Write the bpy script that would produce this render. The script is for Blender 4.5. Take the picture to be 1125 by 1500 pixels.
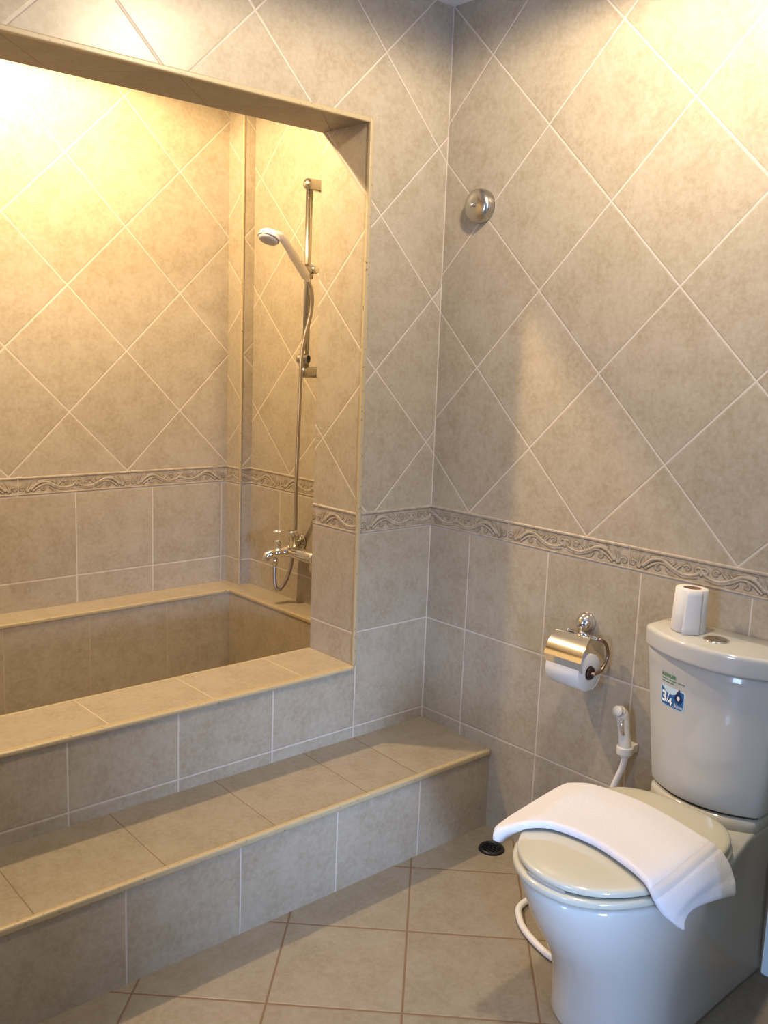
import bpy, bmesh, math, random
import numpy as np
from mathutils import Vector, Matrix

for o in list(bpy.data.objects): bpy.data.objects.remove(o)
scene = bpy.context.scene
COL = scene.collection
PI = math.pi

# ------------------------------------------------------------------ camera
CAM = (-2.07459592, -2.08757177, 1.42065431)
YAW, PIT, ROL, FPX = 0.731971, -0.166333, 0.037408, 1386.27
cd = bpy.data.cameras.new('camera'); cam = bpy.data.objects.new('camera', cd); COL.objects.link(cam)
fv = Vector((math.cos(PIT)*math.sin(YAW), math.cos(PIT)*math.cos(YAW), math.sin(PIT)))
rv = fv.cross(Vector((0, 0, 1))).normalized(); uv = rv.cross(fv)
r2 = math.cos(ROL)*rv + math.sin(ROL)*uv; u2 = -math.sin(ROL)*rv + math.cos(ROL)*uv
M = Matrix((r2, u2, -fv)).transposed().to_4x4(); M.translation = Vector(CAM)
cam.matrix_world = M
cd.sensor_fit = 'VERTICAL'; cd.sensor_height = 36.0; cd.lens = FPX/1500*36.0
cd.clip_start = 0.02
scene.camera = cam

# ------------------------------------------------------------------ world, lights, exposure
w = bpy.data.worlds.new('world'); scene.world = w; w.use_nodes = True
w.node_tree.nodes['Background'].inputs[0].default_value = (0.62, 0.75, 1.0, 1)
w.node_tree.nodes['Background'].inputs[1].default_value = 1.0
scene.view_settings.view_transform = 'Standard'; scene.view_settings.look = 'None'
scene.view_settings.gamma = 1.0; scene.view_settings.use_curve_mapping = False
scene.view_settings.exposure = 0.12

def light(kind, name, loc, target, energy, color, size=0.1, **k):
    l = bpy.data.lights.new(name, kind); l.energy = energy; l.color = color
    if kind == 'AREA':
        l.shape = k.get('shape', 'DISK'); l.size = size
        if 'size_y' in k: l.shape = 'RECTANGLE'; l.size_y = k['size_y']
        if 'spread' in k: l.spread = k['spread']
    else:
        l.shadow_soft_size = size
        if kind == 'SPOT': l.spot_size = k['angle']; l.spot_blend = k.get('blend', .5)
    o = bpy.data.objects.new(name, l); COL.objects.link(o); o.location = loc
    d = Vector(target)-Vector(loc); o.rotation_euler = d.to_track_quat('-Z', 'Y').to_euler()
    return o
ZC = 2.414
WARM = (1.0, 0.71, 0.385)
light('SPOT', 'alcove_downlight', (-0.84, 0.587, ZC-0.03), (-0.80, 0.587, 0), 112, WARM, .035, angle=math.radians(176), blend=.25)
light('SPOT', 'room_downlight', (-0.56, -0.92, ZC-0.04), (-0.56, -0.92, 0), 64, (1.0, 0.80, 0.54), .05, angle=math.radians(177), blend=.2)
# daylight from the window of the room beyond the doorway
light('AREA', 'window_daylight', (-4.15, -1.40, 1.25), (-0.5, -1.0, 0.3), 44, (0.42, 0.60, 1.0), .5, size_y=1.3)
light('AREA', 'riser_patch_fill', (-1.72, -2.95, 0.62), (-0.46, -0.12, 0.28), 2.8, (0.40, 0.59, 1.0), .30, size_y=.6, spread=math.radians(30))  # added low narrow beam, aimed to put a blue patch on the step risers
light('AREA', 'ceiling_fill', (-1.3, -2.96, 1.85), (-0.45, -0.2, 2.6), 7, (0.42, 0.58, 1.0), .5, size_y=.5, spread=math.radians(90))  # added fill aimed upward to brighten the ceiling corner blue

# ------------------------------------------------------------------ mesh helpers
def link(name, me, mats=None, parent=None, smooth=False):
    o = bpy.data.objects.new(name, me); COL.objects.link(o)
    if mats is not None:
        for m in (mats if isinstance(mats, (list, tuple)) else [mats]): me.materials.append(m)
    if smooth:
        for p in me.polygons: p.use_smooth = True
    if parent is not None: o.parent = parent
    return o
def from_data(name, v, f, mats=None, parent=None, smooth=False, mi=None):
    me = bpy.data.meshes.new(name); me.from_pydata([tuple(a) for a in v], [], f); me.update()
    if mi:
        for p, i in zip(me.polygons, mi): p.material_index = i
    return link(name, me, mats, parent, smooth)
def from_bm(name, bm, mats=None, parent=None, smooth=False):
    bmesh.ops.recalc_face_normals(bm, faces=bm.faces)
    me = bpy.data.meshes.new(name); bm.to_mesh(me); bm.free()
    o = link(name, me, mats, parent, smooth)
    return o
def box(bm, a, b, mi=0):
    x0, y0, z0 = a; x1, y1, z1 = b
    vs = [bm.verts.new(p) for p in [(x0,y0,z0),(x1,y0,z0),(x1,y1,z0),(x0,y1,z0),(x0,y0,z1),(x1,y0,z1),(x1,y1,z1),(x0,y1,z1)]]
    out = {}
    for k, idx in {'-z': (0,3,2,1), '+z': (4,5,6,7), '-y': (0,1,5,4), '+x': (1,2,6,5), '+y': (2,3,7,6), '-x': (3,0,4,7)}.items():
        f = bm.faces.new([vs[i] for i in idx]); f.material_index = mi[k] if isinstance(mi, dict) else mi; out[k] = f
    return out
def tube(bm, pts, r, seg=12, cap=True, mi=0):
    """round tube along pts; r a number or a list"""
    P = [Vector(p) for p in pts]; n = len(P)
    R = r if isinstance(r, (list, tuple)) else [r]*n
    rings = []; up = None
    for i in range(n):
        t = (P[min(i+1, n-1)]-P[max(i-1, 0)]).normalized()
        if up is None:
            up = t.orthogonal().normalized()
        else:
            up = (up - t*up.dot(t)).normalized()
        s = t.cross(up)
        rings.append([bm.verts.new(P[i]+R[i]*(math.cos(2*PI*k/seg)*up+math.sin(2*PI*k/seg)*s)) for k in range(seg)])
    for a, b in zip(rings, rings[1:]):
        for k in range(seg):
            f = bm.faces.new([a[k], a[(k+1) % seg], b[(k+1) % seg], b[k]]); f.material_index = mi
    if cap:
        bm.faces.new(rings[0][::-1]).material_index = mi; bm.faces.new(rings[-1]).material_index = mi
def lathe(bm, prof, seg=32, mat=None, mi=0):
    """prof: (radius, height) list around local z; mat maps to place"""
    mat = mat or Matrix.Identity(4)
    rings = []
    for r, h in prof:
        if r < 1e-6: rings.append([bm.verts.new(mat @ Vector((0, 0, h)))])
        else: rings.append([bm.verts.new(mat @ Vector((r*math.cos(2*PI*k/seg), r*math.sin(2*PI*k/seg), h))) for k in range(seg)])
    for a, b in zip(rings, rings[1:]):
        for k in range(seg):
            k2 = (k+1) % seg
            q = [a[k], a[k2], b[k2], b[k]] if len(a) > 1 and len(b) > 1 else ([a[0], b[k2], b[k]] if len(a) == 1 else [a[k], a[k2], b[0]])
            if len(set(q)) >= 3:
                bm.faces.new(q).material_index = mi
def axis_mat(loc, d, up=(0, 0, 1)):
    z = Vector(d).normalized(); u = Vector(up)
    if abs(z.dot(u)) > .98: u = Vector((1, 0, 0))
    x = u.cross(z).normalized(); y = z.cross(x)
    m = Matrix((x, y, z)).transposed().to_4x4(); m.translation = Vector(loc); return m
def catmull(pts, n=8):
    P = [Vector(p) for p in pts]; out = []
    for i in range(len(P)-1):
        a, b, c, d = P[max(i-1, 0)], P[i], P[i+1], P[min(i+2, len(P)-1)]
        for k in range(n):
            t = k/n
            out.append(.5*((2*b)+(c-a)*t+(2*a-5*b+4*c-d)*t*t+(3*b-a-3*c+d)*t**3))
    out.append(P[-1]); return out
def bevel(o, wdt, seg=3, angle=40):
    m = o.modifiers.new('bevel', 'BEVEL'); m.width = wdt; m.segments = seg; m.limit_method = 'ANGLE'; m.angle_limit = math.radians(angle)
    for p in o.data.polygons: p.use_smooth = True
    m2 = o.modifiers.new('wn', 'WEIGHTED_NORMAL'); m2.keep_sharp = True
    return o
def thing(name, label, cat, loc=(0, 0, 0), group=None):
    o = bpy.data.objects.new(name, None); COL.objects.link(o); o.location = loc; o.empty_display_size = .05
    o['label'] = label; o['category'] = cat
    if group: o['group'] = group
    return o
def adopt(root):
    """parts are modelled in world coordinates: keep them there under a root placed at the thing's base"""
    bpy.context.view_layer.update()
    for c in root.children: c.matrix_parent_inverse = root.matrix_world.inverted()
def struct(o): o['kind'] = 'structure'; return o

# ------------------------------------------------------------------ materials
class NT:
    def __init__(s, name):
        s.m = bpy.data.materials.new(name); s.m.use_nodes = True; s.t = s.m.node_tree
        s.b = s.t.nodes['Principled BSDF']
    def n(s, typ, **k):
        nd = s.t.nodes.new(typ)
        for a, v in k.items(): setattr(nd, a, v)
        return nd
    def put(s, sock, v):
        if isinstance(v, bpy.types.NodeSocket): s.t.links.new(v, sock)
        else: sock.default_value = v
    def math(s, op, a, b=0.0, c=None):
        nd = s.n('ShaderNodeMath', operation=op); s.put(nd.inputs[0], a); s.put(nd.inputs[1], b)
        if c is not None: s.put(nd.inputs[2], c)
        return nd.outputs[0]
    def maprange(s, v, a, b, c=0.0, d=1.0):
        nd = s.n('ShaderNodeMapRange'); nd.interpolation_type = 'SMOOTHSTEP'
        s.put(nd.inputs[0], v); nd.inputs[1].default_value = a; nd.inputs[2].default_value = b; nd.inputs[3].default_value = c; nd.inputs[4].default_value = d
        return nd.outputs[0]
    def noise(s, vec, scale, detail=4, rough=.6):
        nd = s.n('ShaderNodeTexNoise'); s.put(nd.inputs['Vector'], vec); nd.inputs['Scale'].default_value = scale
        nd.inputs['Detail'].default_value = detail; nd.inputs['Roughness'].default_value = rough
        return nd.outputs[0]
    def mix(s, f, a, b):
        nd = s.n('ShaderNodeMix', data_type='RGBA'); s.put(nd.inputs[0], f)
        for i, v in ((6, a), (7, b)):
            if isinstance(v, bpy.types.NodeSocket): s.t.links.new(v, nd.inputs[i])
            else: nd.inputs[i].default_value = (*v, 1)
        return nd.outputs[2]
def simple(name, col, rough=.5, metal=0.0, coat=0.0, spec=.5, bump=None, fleck=None):
    s = NT(name); b = s.b
    b.inputs['Base Color'].default_value = (*col, 1); b.inputs['Roughness'].default_value = rough; b.inputs['Metallic'].default_value = metal
    b.inputs['Coat Weight'].default_value = coat; b.inputs['Specular IOR Level'].default_value = spec
    pos = s.n('ShaderNodeTexCoord').outputs['Object']
    if bump:
        nz = s.noise(pos, bump[0], 4); bp = s.n('ShaderNodeBump'); bp.inputs['Strength'].default_value = bump[1]; bp.inputs['Distance'].default_value = bump[2]
        s.put(bp.inputs['Height'], nz); s.put(b.inputs['Normal'], bp.outputs[0])
    if fleck:
        nz = s.noise(pos, fleck[0], 5, .7); f = s.maprange(nz, fleck[1], fleck[2])
        s.put(b.inputs['Base Color'], s.mix(f, col, fleck[3]))
    return s.m

TILE_A, TILE_B, TILE_C = (0.385, 0.334, 0.255), (0.485, 0.432, 0.35), (0.32, 0.268, 0.188)
GROUT = (0.60, 0.525, 0.45)
def tile_mat(name, ax, off, T=.3, voff=.8915, rows=True, diamond=None, plan=None, gw=.0020, grout=GROUT, rough=.34, joints=None, tint=1.0, ink_rows=None):
    """ax: index of the horizontal axis. plan: floor lattice (x0, y0, T) at 45 degrees. joints: explicit list on ax."""
    s = NT(name); b = s.b
    pos = s.n('ShaderNodeNewGeometry').outputs['Position']
    sp = s.n('ShaderNodeSeparateXYZ'); s.put(sp.inputs[0], pos)
    U = sp.outputs[ax]; V = sp.outputs[2]
    def dist(c, per):
        f = s.math('FRACT', c); g = s.math('SUBTRACT', 1.0, f)
        return s.math('MULTIPLY', s.math('MINIMUM', f, g), per)
    def lattice(a0, b0):  # two coordinates already divided by the period -> (id)
        return s.math('ADD', s.math('MULTIPLY', s.math('FLOOR', a0), 17.31), s.math('MULTIPLY', s.math('FLOOR', b0), 5.77))
    if plan:
        x0, y0, T = plan
        dx = s.math('SUBTRACT', sp.outputs[0], x0); dy = s.math('SUBTRACT', sp.outputs[1], y0)
        a = s.math('DIVIDE', s.math('ADD', dx, dy), T*math.sqrt(2)); c = s.math('DIVIDE', s.math('SUBTRACT', dx, dy), T*math.sqrt(2))
        d = s.math('MINIMUM', dist(a, T), dist(c, T)); ident = lattice(a, c)
    elif joints:
        d = None
        for j in joints:
            e = s.math('ABSOLUTE', s.math('SUBTRACT', U, j)); d = e if d is None else s.math('MINIMUM', d, e)
        ident = s.math('FLOOR', s.math('DIVIDE', s.math('SUBTRACT', U, joints[0]), .3))
    else:
        a = s.math('DIVIDE', s.math('SUBTRACT', U, off), T)
        d = dist(a, T); c = s.math('DIVIDE', s.math('SUBTRACT', V, voff), T)
        if rows: d = s.math('MINIMUM', d, dist(c, T))
        ident = lattice(a, c)
        if diamond:
            ud, zd, D = diamond
            du = s.math('SUBTRACT', U, ud); dv = s.math('SUBTRACT', V, zd)
            a2 = s.math('DIVIDE', s.math('ADD', du, dv), D); c2 = s.math('DIVIDE', s.math('SUBTRACT', du, dv), D)
            d2 = s.math('MINIMUM', dist(a2, D/math.sqrt(2)), dist(c2, D/math.sqrt(2)))
            up = s.math('GREATER_THAN', V, zd-.03)
            inv = s.math('SUBTRACT', 1.0, up)
            d = s.math('ADD', s.math('MULTIPLY', d, inv), s.math('MULTIPLY', d2, up))
            ident = s.math('ADD', s.math('MULTIPLY', ident, inv), s.math('MULTIPLY', lattice(a2, c2), up))
    wn = s.n('ShaderNodeTexWhiteNoise', noise_dimensions='1D'); s.put(wn.inputs['W'], ident)
    rnd = wn.outputs[0]
    # each tile samples its own part of the mottling
    off3 = s.n('ShaderNodeCombineXYZ')
    for i in range(3): s.put(off3.inputs[i], s.math('MULTIPLY', rnd, 13.0+i*7))
    va = s.n('ShaderNodeVectorMath', operation='ADD'); s.put(va.inputs[0], pos); s.put(va.inputs[1], off3.outputs[0])
    n1 = s.maprange(s.noise(va.outputs[0], 13, 6, .68), .34, .66); n2 = s.maprange(s.noise(va.outputs[0], 75, 5, .7), .36, .64)
    n3 = s.noise(va.outputs[0], 330, 2, .6)
    col = s.mix(n1, TILE_C, TILE_A); col = s.mix(s.math('MULTIPLY', n2, .42), col, TILE_B)
    col = s.mix(s.math('MULTIPLY', n3, .25), col, TILE_C)
    hsv = s.n('ShaderNodeHueSaturation'); s.put(hsv.inputs['Color'], col)
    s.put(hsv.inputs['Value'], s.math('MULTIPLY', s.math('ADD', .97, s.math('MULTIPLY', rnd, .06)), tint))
    gcol = s.mix(s.noise(pos, 30, 3), tuple(g*.85 for g in grout), grout)
    g = s.maprange(d, gw*.7, gw*1.35, 1.0, 0.0)
    s.put(b.inputs['Base Color'], s.mix(g, hsv.outputs[0], gcol))
    s.put(b.inputs['Roughness'], s.math('ADD', rough, s.math('MULTIPLY', g, .4)))
    h = s.maprange(d, gw*.8, gw*2.6); h = s.math('ADD', h, s.math('MULTIPLY', s.noise(va.outputs[0], 9, 2), .35))
    bp = s.n('ShaderNodeBump'); bp.inputs['Strength'].default_value = .5; bp.inputs['Distance'].default_value = .0012
    s.put(bp.inputs['Height'], h); s.put(b.inputs['Normal'], bp.outputs[0])
    return s.m

ZT, BH, D = .9567, .0653, .4319
ZB = ZT-BH
m_right = tile_mat('tile_right_wall', 1, -.1715, voff=ZB, diamond=(-.1634, ZT, D))
m_front = tile_mat('tile_front_wall', 0, -.2925, voff=ZB, diamond=(-.2523, ZT-.018, D))
m_back = tile_mat('tile_alcove_back', 0, -.3765, voff=ZB+.002, diamond=(-.478, ZT+.006, D))
m_side = tile_mat('tile_alcove_side', 1, .814, voff=ZB+.002, diamond=(.7539, ZT+.007, D))
m_jamb = tile_mat('tile_jamb', 1, -.03, voff=ZB-.004, diamond=(-.038, ZT-.012, D))
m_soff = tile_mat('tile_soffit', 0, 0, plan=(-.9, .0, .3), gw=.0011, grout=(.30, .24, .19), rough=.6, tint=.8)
m_floor = tile_mat('tile_floor', 0, 0, plan=(-.561, -.5472, .3), gw=.0026, grout=(.20, .13, .075), rough=.42, tint=.74)
m_ledge = tile_mat('tile_ledge_top', 0, 0, joints=[-.48, -.78, -1.08, -1.38, -1.68], gw=.0014, grout=(.60, .50, .38))
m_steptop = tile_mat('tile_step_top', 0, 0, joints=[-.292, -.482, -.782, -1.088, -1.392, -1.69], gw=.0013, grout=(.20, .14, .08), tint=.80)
m_riser = tile_mat('tile_riser', 0, -.2925, voff=ZB)
m_tubback = tile_mat('tile_basin', 0, -.391, rows=False, gw=.0016, grout=(.50, .41, .30))
m_tubside = tile_mat('tile_basin_side', 1, .806, rows=False, gw=.0013, grout=(.42, .34, .25))
m_rim = tile_mat('tile_basin_rim', 0, -.39, rows=False, gw=.0011, grout=(.5, .4, .3))
m_trim = simple('edge_trim', (.43, .35, .21), .4, fleck=(110, .60, .68, (.13, .08, .035)), bump=(60, .3, .001))
m_plaster = simple('ceiling_paint', (.80, .82, .86), .8, bump=(40, .2, .002))
m_paint = simple('bedroom_wall_paint', (.30, .29, .28), .8, bump=(40, .2, .002))
m_ceramic = simple('white_ceramic', (.53, .53, .50), .09, coat=.25)
m_ceramic_lid = simple('ivory_seat_plastic', (.53, .515, .42), .12, coat=.25)
m_dark = simple('gap_shade', (.02, .018, .015), .6)  # near-black colour standing in for shade inside the toilet's gaps
m_chrome = simple('chrome', (.80, .78, .74), .10, metal=1)
m_chrome_dull = simple('satin_chrome', (.50, .48, .43), .24, metal=1)
m_hose_metal = simple('metal_hose', (.50, .46, .42), .3, metal=1)
m_white = simple('white_plastic', (.80, .79, .78), .3)
m_offwhite = simple('off_white_plastic', (.72, .69, .62), .35)
m_black = simple('black_plastic', (.012, .012, .014), .35)
m_grey = simple('grey_plastic', (.22, .22, .23), .4)
m_paper = simple('toilet_paper', (.70, .69, .66), .9, bump=(220, .5, .001))
m_card = simple('cardboard', (.20, .12, .08), .9)
m_bin = simple('pale_blue_plastic', (.30, .44, .54), .3)

def towel_mat(name, col, sc, st):
    s = NT(name); b = s.b; b.inputs['Base Color'].default_value = (*col, 1); b.inputs['Roughness'].default_value = .95
    b.inputs['Sheen Weight'].default_value = .3
    pos = s.n('ShaderNodeTexCoord').outputs['Object']
    bp = s.n('ShaderNodeBump'); bp.inputs['Strength'].default_value = st; bp.inputs['Distance'].default_value = .002
    s.put(bp.inputs['Height'], s.noise(pos, sc, 3, .7)); s.put(b.inputs['Normal'], bp.outputs[0]); return s.m
m_terry = towel_mat('terry', (.72, .71, .75), 260, .9)
m_weave = towel_mat('flat_weave', (.58, .58, .61), 700, .25)

# ------------------------------------------------------------------ room shell
ZL = .487           # ledge height
YO = .2165          # wall thickness (jamb depth)
XO, ZO = -.300, 2.046
XL = -1.85          # left wall, with the doorway the picture is taken from
XOL = -1.80         # left end of the opening
YB = 1.106

bm = bmesh.new(); box(bm, (-4.3, -3.1, -.12), (.0, 0, 0)); fl = struct(from_bm('floor', bm, m_floor))
bm = bmesh.new(); box(bm, (-4.3, -3.1, ZC), (.1, 1.2, ZC+.1)); struct(from_bm('ceiling', bm, m_plaster))
bm = bmesh.new(); box(bm, (0, -3.1, -.12), (.1, 0, ZC)); struct(from_bm('wall_right', bm, m_right))
# wall with the opening into the tub alcove: stub on the right, lintel above, stub on the left
bm = bmesh.new()
mi = {'-y': 0, '+y': 0, '-x': 1, '+x': 1, '+z': 0, '-z': 2}
box(bm, (XO, 0, -.12), (0, YO, ZC), mi)
box(bm, (XOL, 0, ZO), (XO, YO, ZC), mi)
box(bm, (XL-.1, 0, -.12), (XOL, YO, ZC), mi)
struct(from_bm('wall_front', bm, [m_front, m_jamb, m_soff]))
bm = bmesh.new(); box(bm, (XL-.1, YB, -.12), (.1, YB+.1, ZC)); struct(from_bm('wall_back', bm, m_back))
bm = bmesh.new(); box(bm, (0, 0, -.12), (.1, YB, ZC)); struct(from_bm('wall_alcove_right', bm, m_side))
bm = bmesh.new(); box(bm, (XL-.1, YO, -.12), (XL, YB, ZC)); struct(from_bm('wall_alcove_left', bm, m_side))
bm = bmesh.new(); box(bm, (-.052, 1.010, ZL), (0, YB, ZC), {'-y': 0, '+y': 0, '-x': 1, '+x': 1, '+z': 0, '-z': 0})
struct(from_bm('wall_pilaster', bm, [m_back, m_side]))
# left wall with the doorway
bm = bmesh.new()
box(bm, (XL-.1, -.62, 0), (XL, 0, ZC)); box(bm, (XL-.1, -3.0, 0), (XL, -2.45, ZC)); box(bm, (XL-.1, -2.45, 2.1), (XL, -.62, ZC))
struct(from_bm('wall_left', bm, m_right))
# unseen wall behind the camera; tall window opening added for the low blue beam
bm = bmesh.new()
box(bm, (-4.3, -3.1, 0), (0, -3.0, .1)); box(bm, (-4.3, -3.1, 2.2), (0, -3.0, ZC))
box(bm, (-4.3, -3.1, .1), (-2.05, -3.0, 2.2)); box(bm, (-.95, -3.1, .1), (0, -3.0, 2.2))
struct(from_bm('wall_near', bm, m_front))
bm = bmesh.new()
box(bm, (-4.3, -3.0, 0), (-4.2, 0, .6)); box(bm, (-4.3, -3.0, 2.1), (-4.2, 0, ZC)); box(bm, (-4.3, -3.0, .6), (-4.2, -2.05, 2.1)); box(bm, (-4.3, -.65, .6), (-4.2, 0, 2.1))
struct(from_bm('wall_bedroom_far', bm, m_paint))
bm = bmesh.new(); box(bm, (-4.3, 0, 0), (XL-.1, .1, ZC)); struct(from_bm('wall_bedroom_side', bm, m_paint))
def window(n, a, b, ax):
    bm = bmesh.new(); t = .045
    (x0, y0, z0), (x1, y1, z1) = a, b
    if ax == 0:
        for p in ((y0, y0+t), (y1-t, y1), ((y0+y1)/2-t/2, (y0+y1)/2+t/2)): box(bm, (x0, p[0], z0), (x1, p[1], z1))
        for p in ((z0, z0+t), (z1-t, z1)): box(bm, (x0, y0, p[0]), (x1, y1, p[1]))
    else:
        for p in ((x0, x0+t), (x1-t, x1), ((x0+x1)/2-t/2, (x0+x1)/2+t/2)): box(bm, (p[0], y0, z0), (p[1], y1, z1))
        for p in ((z0, z0+t), (z1-t, z1)): box(bm, (x0, y0, p[0]), (x1, y1, p[1]))
    return struct(from_bm('window_%d' % n, bm, m_white))
window(1, (-4.28, -2.05, .6), (-4.22, -.65, 2.1), 0)
window(2, (-2.05, -3.08, .1), (-.95, -3.02, 2.2), 1)  # unseen tall frame, added to go with the low riser beam

# ------------------------------------------------------------------ listello (relief border tiles)
def seg_dist(U, V, pts):
    d = np.full(U.shape, 9.0); par = np.zeros(U.shape)
    n = len(pts)-1
    for i in range(n):
        (x0, y0), (x1, y1) = pts[i], pts[i+1]
        dx, dy = x1-x0, y1-y0; L = dx*dx+dy*dy+1e-12
        t = np.clip(((U-x0)*dx+(V-y0)*dy)/L, 0, 1)
        e = np.hypot(U-(x0+t*dx), V-(y0+t*dy)); k = e < d
        d = np.where(k, e, d); par = np.where(k, (i+t)/n, par)
    return d, par
LT = .412
def crv(p, n=7): return [(v.x, v.y) for v in catmull([(a, b, 0) for a, b in p], n)]
def spiral(cx, cy, r0, r1, a0, turns, n=22):
    return [(cx+(r0+(r1-r0)*k/n)*math.cos(a0+turns*2*PI*k/n), cy+(r0+(r1-r0)*k/n)*math.sin(a0+turns*2*PI*k/n)) for k in range(n+1)]
def listello_tile(nu, nv):
    U, V = np.meshgrid((np.arange(nu)+.0)/nu*LT, np.linspace(0, BH, nv), indexing='ij')
    H = np.zeros(U.shape); I = np.zeros(U.shape)
    strokes = []
    for mir in (0, 1):
        def f(p): return [((LT-x*1.12) if mir else x*1.12, y) for x, y in p]
        S = [(crv([(.040,.020),(.062,.040),(.088,.043),(.112,.030),(.140,.019),(.170,.024),(.182,.036)]), .0052, .0034),
             (crv([(.046,.014),(.068,.030),(.092,.035),(.115,.022),(.142,.013),(.172,.017)]), .0035, .0026),
             (spiral(.176,.035,.0115,.002,-.9,1.25), .0034, .0020),
             (spiral(.150,.036,.0085,.0015,2.6,-1.2), .0030, .0016),
             (spiral(.078,.021,.0080,.0015,1.6,1.3), .0028, .0014),
             (spiral(.012,.022,.0085,.0015,.6,1.4), .0030, .0016),
             (crv([(.060,.046),(.082,.050),(.100,.047),(.112,.040)]), .0036, .0014),
             (crv([(.030,.014),(.040,.030),(.058,.045)]), .0040, .0014),
             (crv([(.027,.014),(.031,.032),(.042,.047)]), .0036, .0012),
             (crv([(.025,.014),(.023,.030),(.028,.044)]), .0032, .0012),
             (crv([(.124,.030),(.134,.040),(.132,.049)]), .0034, .0012),
             (crv([(.112,.036),(.120,.044),(.116,.050)]), .0030, .0012),
             (crv([(.100,.022),(.108,.012),(.120,.011)]), .0030, .0012)]
        strokes += [(f(p), a, b) for p, a, b in S]
    for p, w0, w1 in strokes:
        d, par = seg_dist(U, V, p); wd = w0+(w1-w0)*par
        h = np.sqrt(np.clip(1-(d/wd)**2, 0, 1))*wd*.85
        H = np.maximum(H, h)
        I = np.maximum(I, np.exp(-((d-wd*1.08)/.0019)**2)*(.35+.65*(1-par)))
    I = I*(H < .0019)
    for c, wd, hh in ((.0600, .0048, .0042), (.0530, .0013, .0014), (.0040, .0034, .0032), (.0095, .0011, .0010)):
        H = np.maximum(H, np.sqrt(np.clip(1-((V-c)/wd)**2, 0, 1))*hh)
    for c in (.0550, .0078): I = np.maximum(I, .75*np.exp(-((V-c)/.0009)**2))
    J = np.minimum(U, LT-U); H = H*np.clip((J-.0006)/.0022, 0, 1)
    G = (J < .0012)*1.0
    return H, I, G
NV = 46; NU = 290
LH, LI, LG = listello_tile(NU, NV)
def listello_mat():
    s = NT('listello'); b = s.b
    pos = s.n('ShaderNodeNewGeometry').outputs['Position']
    col = s.mix(s.maprange(s.noise(pos, 40, 5, .7), .35, .65), (.33, .275, .205), (.43, .37, .295))
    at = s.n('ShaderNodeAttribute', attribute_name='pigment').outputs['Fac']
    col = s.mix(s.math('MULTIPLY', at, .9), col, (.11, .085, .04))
    g = s.n('ShaderNodeAttribute', attribute_name='grout').outputs['Fac']
    col = s.mix(g, col, (.52, .45, .38))
    s.put(b.inputs['Base Color'], col); b.inputs['Roughness'].default_value = .38; return s.m
m_list = listello_mat()
def listello(n, org, du, dn, length, phase, z0=ZB):
    """org: start of strip, du: direction along wall, dn: normal; phase: tile coordinate at start"""
    st = LT/NU; k = int(round(length/st))+1
    idx = (np.round(phase/st).astype(int)+np.arange(k)) % NU
    us = np.linspace(0, length, k); vs = np.linspace(0, BH, NV)
    h = LH[idx]+.0008; I = LI[idx]; G = LG[idx]
    h = h*.62
    P = (np.array(org)[None, None, :]+us[:, None, None]*np.array(du)+vs[None, :, None]*np.array([0, 0, 1.])+h[:, :, None]*np.array(dn))
    P[:, :, 2] += z0
    P[:, 0, :] -= (h[:, 0, None]+.002)*np.array(dn); P[:, -1, :] -= (h[:, -1, None]+.002)*np.array(dn)
    V = P.reshape(-1, 3)
    a = (np.arange(k-1)[:, None]*NV+np.arange(NV-1)[None, :]).reshape(-1)
    F = np.stack([a, a+NV, a+NV+1, a+1], 1)
    if np.dot(np.cross(du, [0, 0, 1]), dn) < 0: F = F[:, ::-1]
    me = bpy.data.meshes.new('trim_%d' % n); me.from_pydata(V.tolist(), [], F.tolist()); me.update()
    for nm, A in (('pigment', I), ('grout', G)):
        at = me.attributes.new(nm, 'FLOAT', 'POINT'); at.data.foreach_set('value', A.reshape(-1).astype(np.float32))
    return struct(link('trim_%d' % n, me, m_list, smooth=True))
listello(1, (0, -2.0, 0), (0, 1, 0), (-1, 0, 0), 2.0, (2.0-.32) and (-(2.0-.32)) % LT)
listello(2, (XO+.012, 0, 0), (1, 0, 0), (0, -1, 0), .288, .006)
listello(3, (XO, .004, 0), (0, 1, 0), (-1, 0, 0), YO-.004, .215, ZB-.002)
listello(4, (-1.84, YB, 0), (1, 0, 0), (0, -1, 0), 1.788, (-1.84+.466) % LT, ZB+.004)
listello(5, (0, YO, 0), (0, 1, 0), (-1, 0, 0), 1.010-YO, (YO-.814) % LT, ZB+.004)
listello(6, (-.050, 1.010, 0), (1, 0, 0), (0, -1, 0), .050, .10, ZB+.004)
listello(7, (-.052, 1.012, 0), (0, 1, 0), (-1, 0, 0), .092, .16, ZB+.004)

# edge strips round the opening and on the pilaster
def strip(n, a, b):
    bm = bmesh.new(); box(bm, a, b); o = struct(from_bm('trim_%d' % n, bm, m_trim)); bevel(o, .0035, 3); return o
strip(8, (XO-.004, -.004, ZL), (XO+.010, .008, ZO+.010))
strip(9, (XOL, -.004, ZO-.004), (XO-.004, .008, ZO+.010))
strip(10, (-.056, 1.006, ZL), (-.046, 1.014, ZC))
# grout bead where the two walls meet
bm = bmesh.new(); box(bm, (-.0022, -.0022, .25), (0, 0, ZB)); box(bm, (-.0022, -.0022, ZT), (0, 0, ZC))
struct(from_bm('trim_11', bm, simple('corner_grout', GROUT, .7)))

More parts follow.
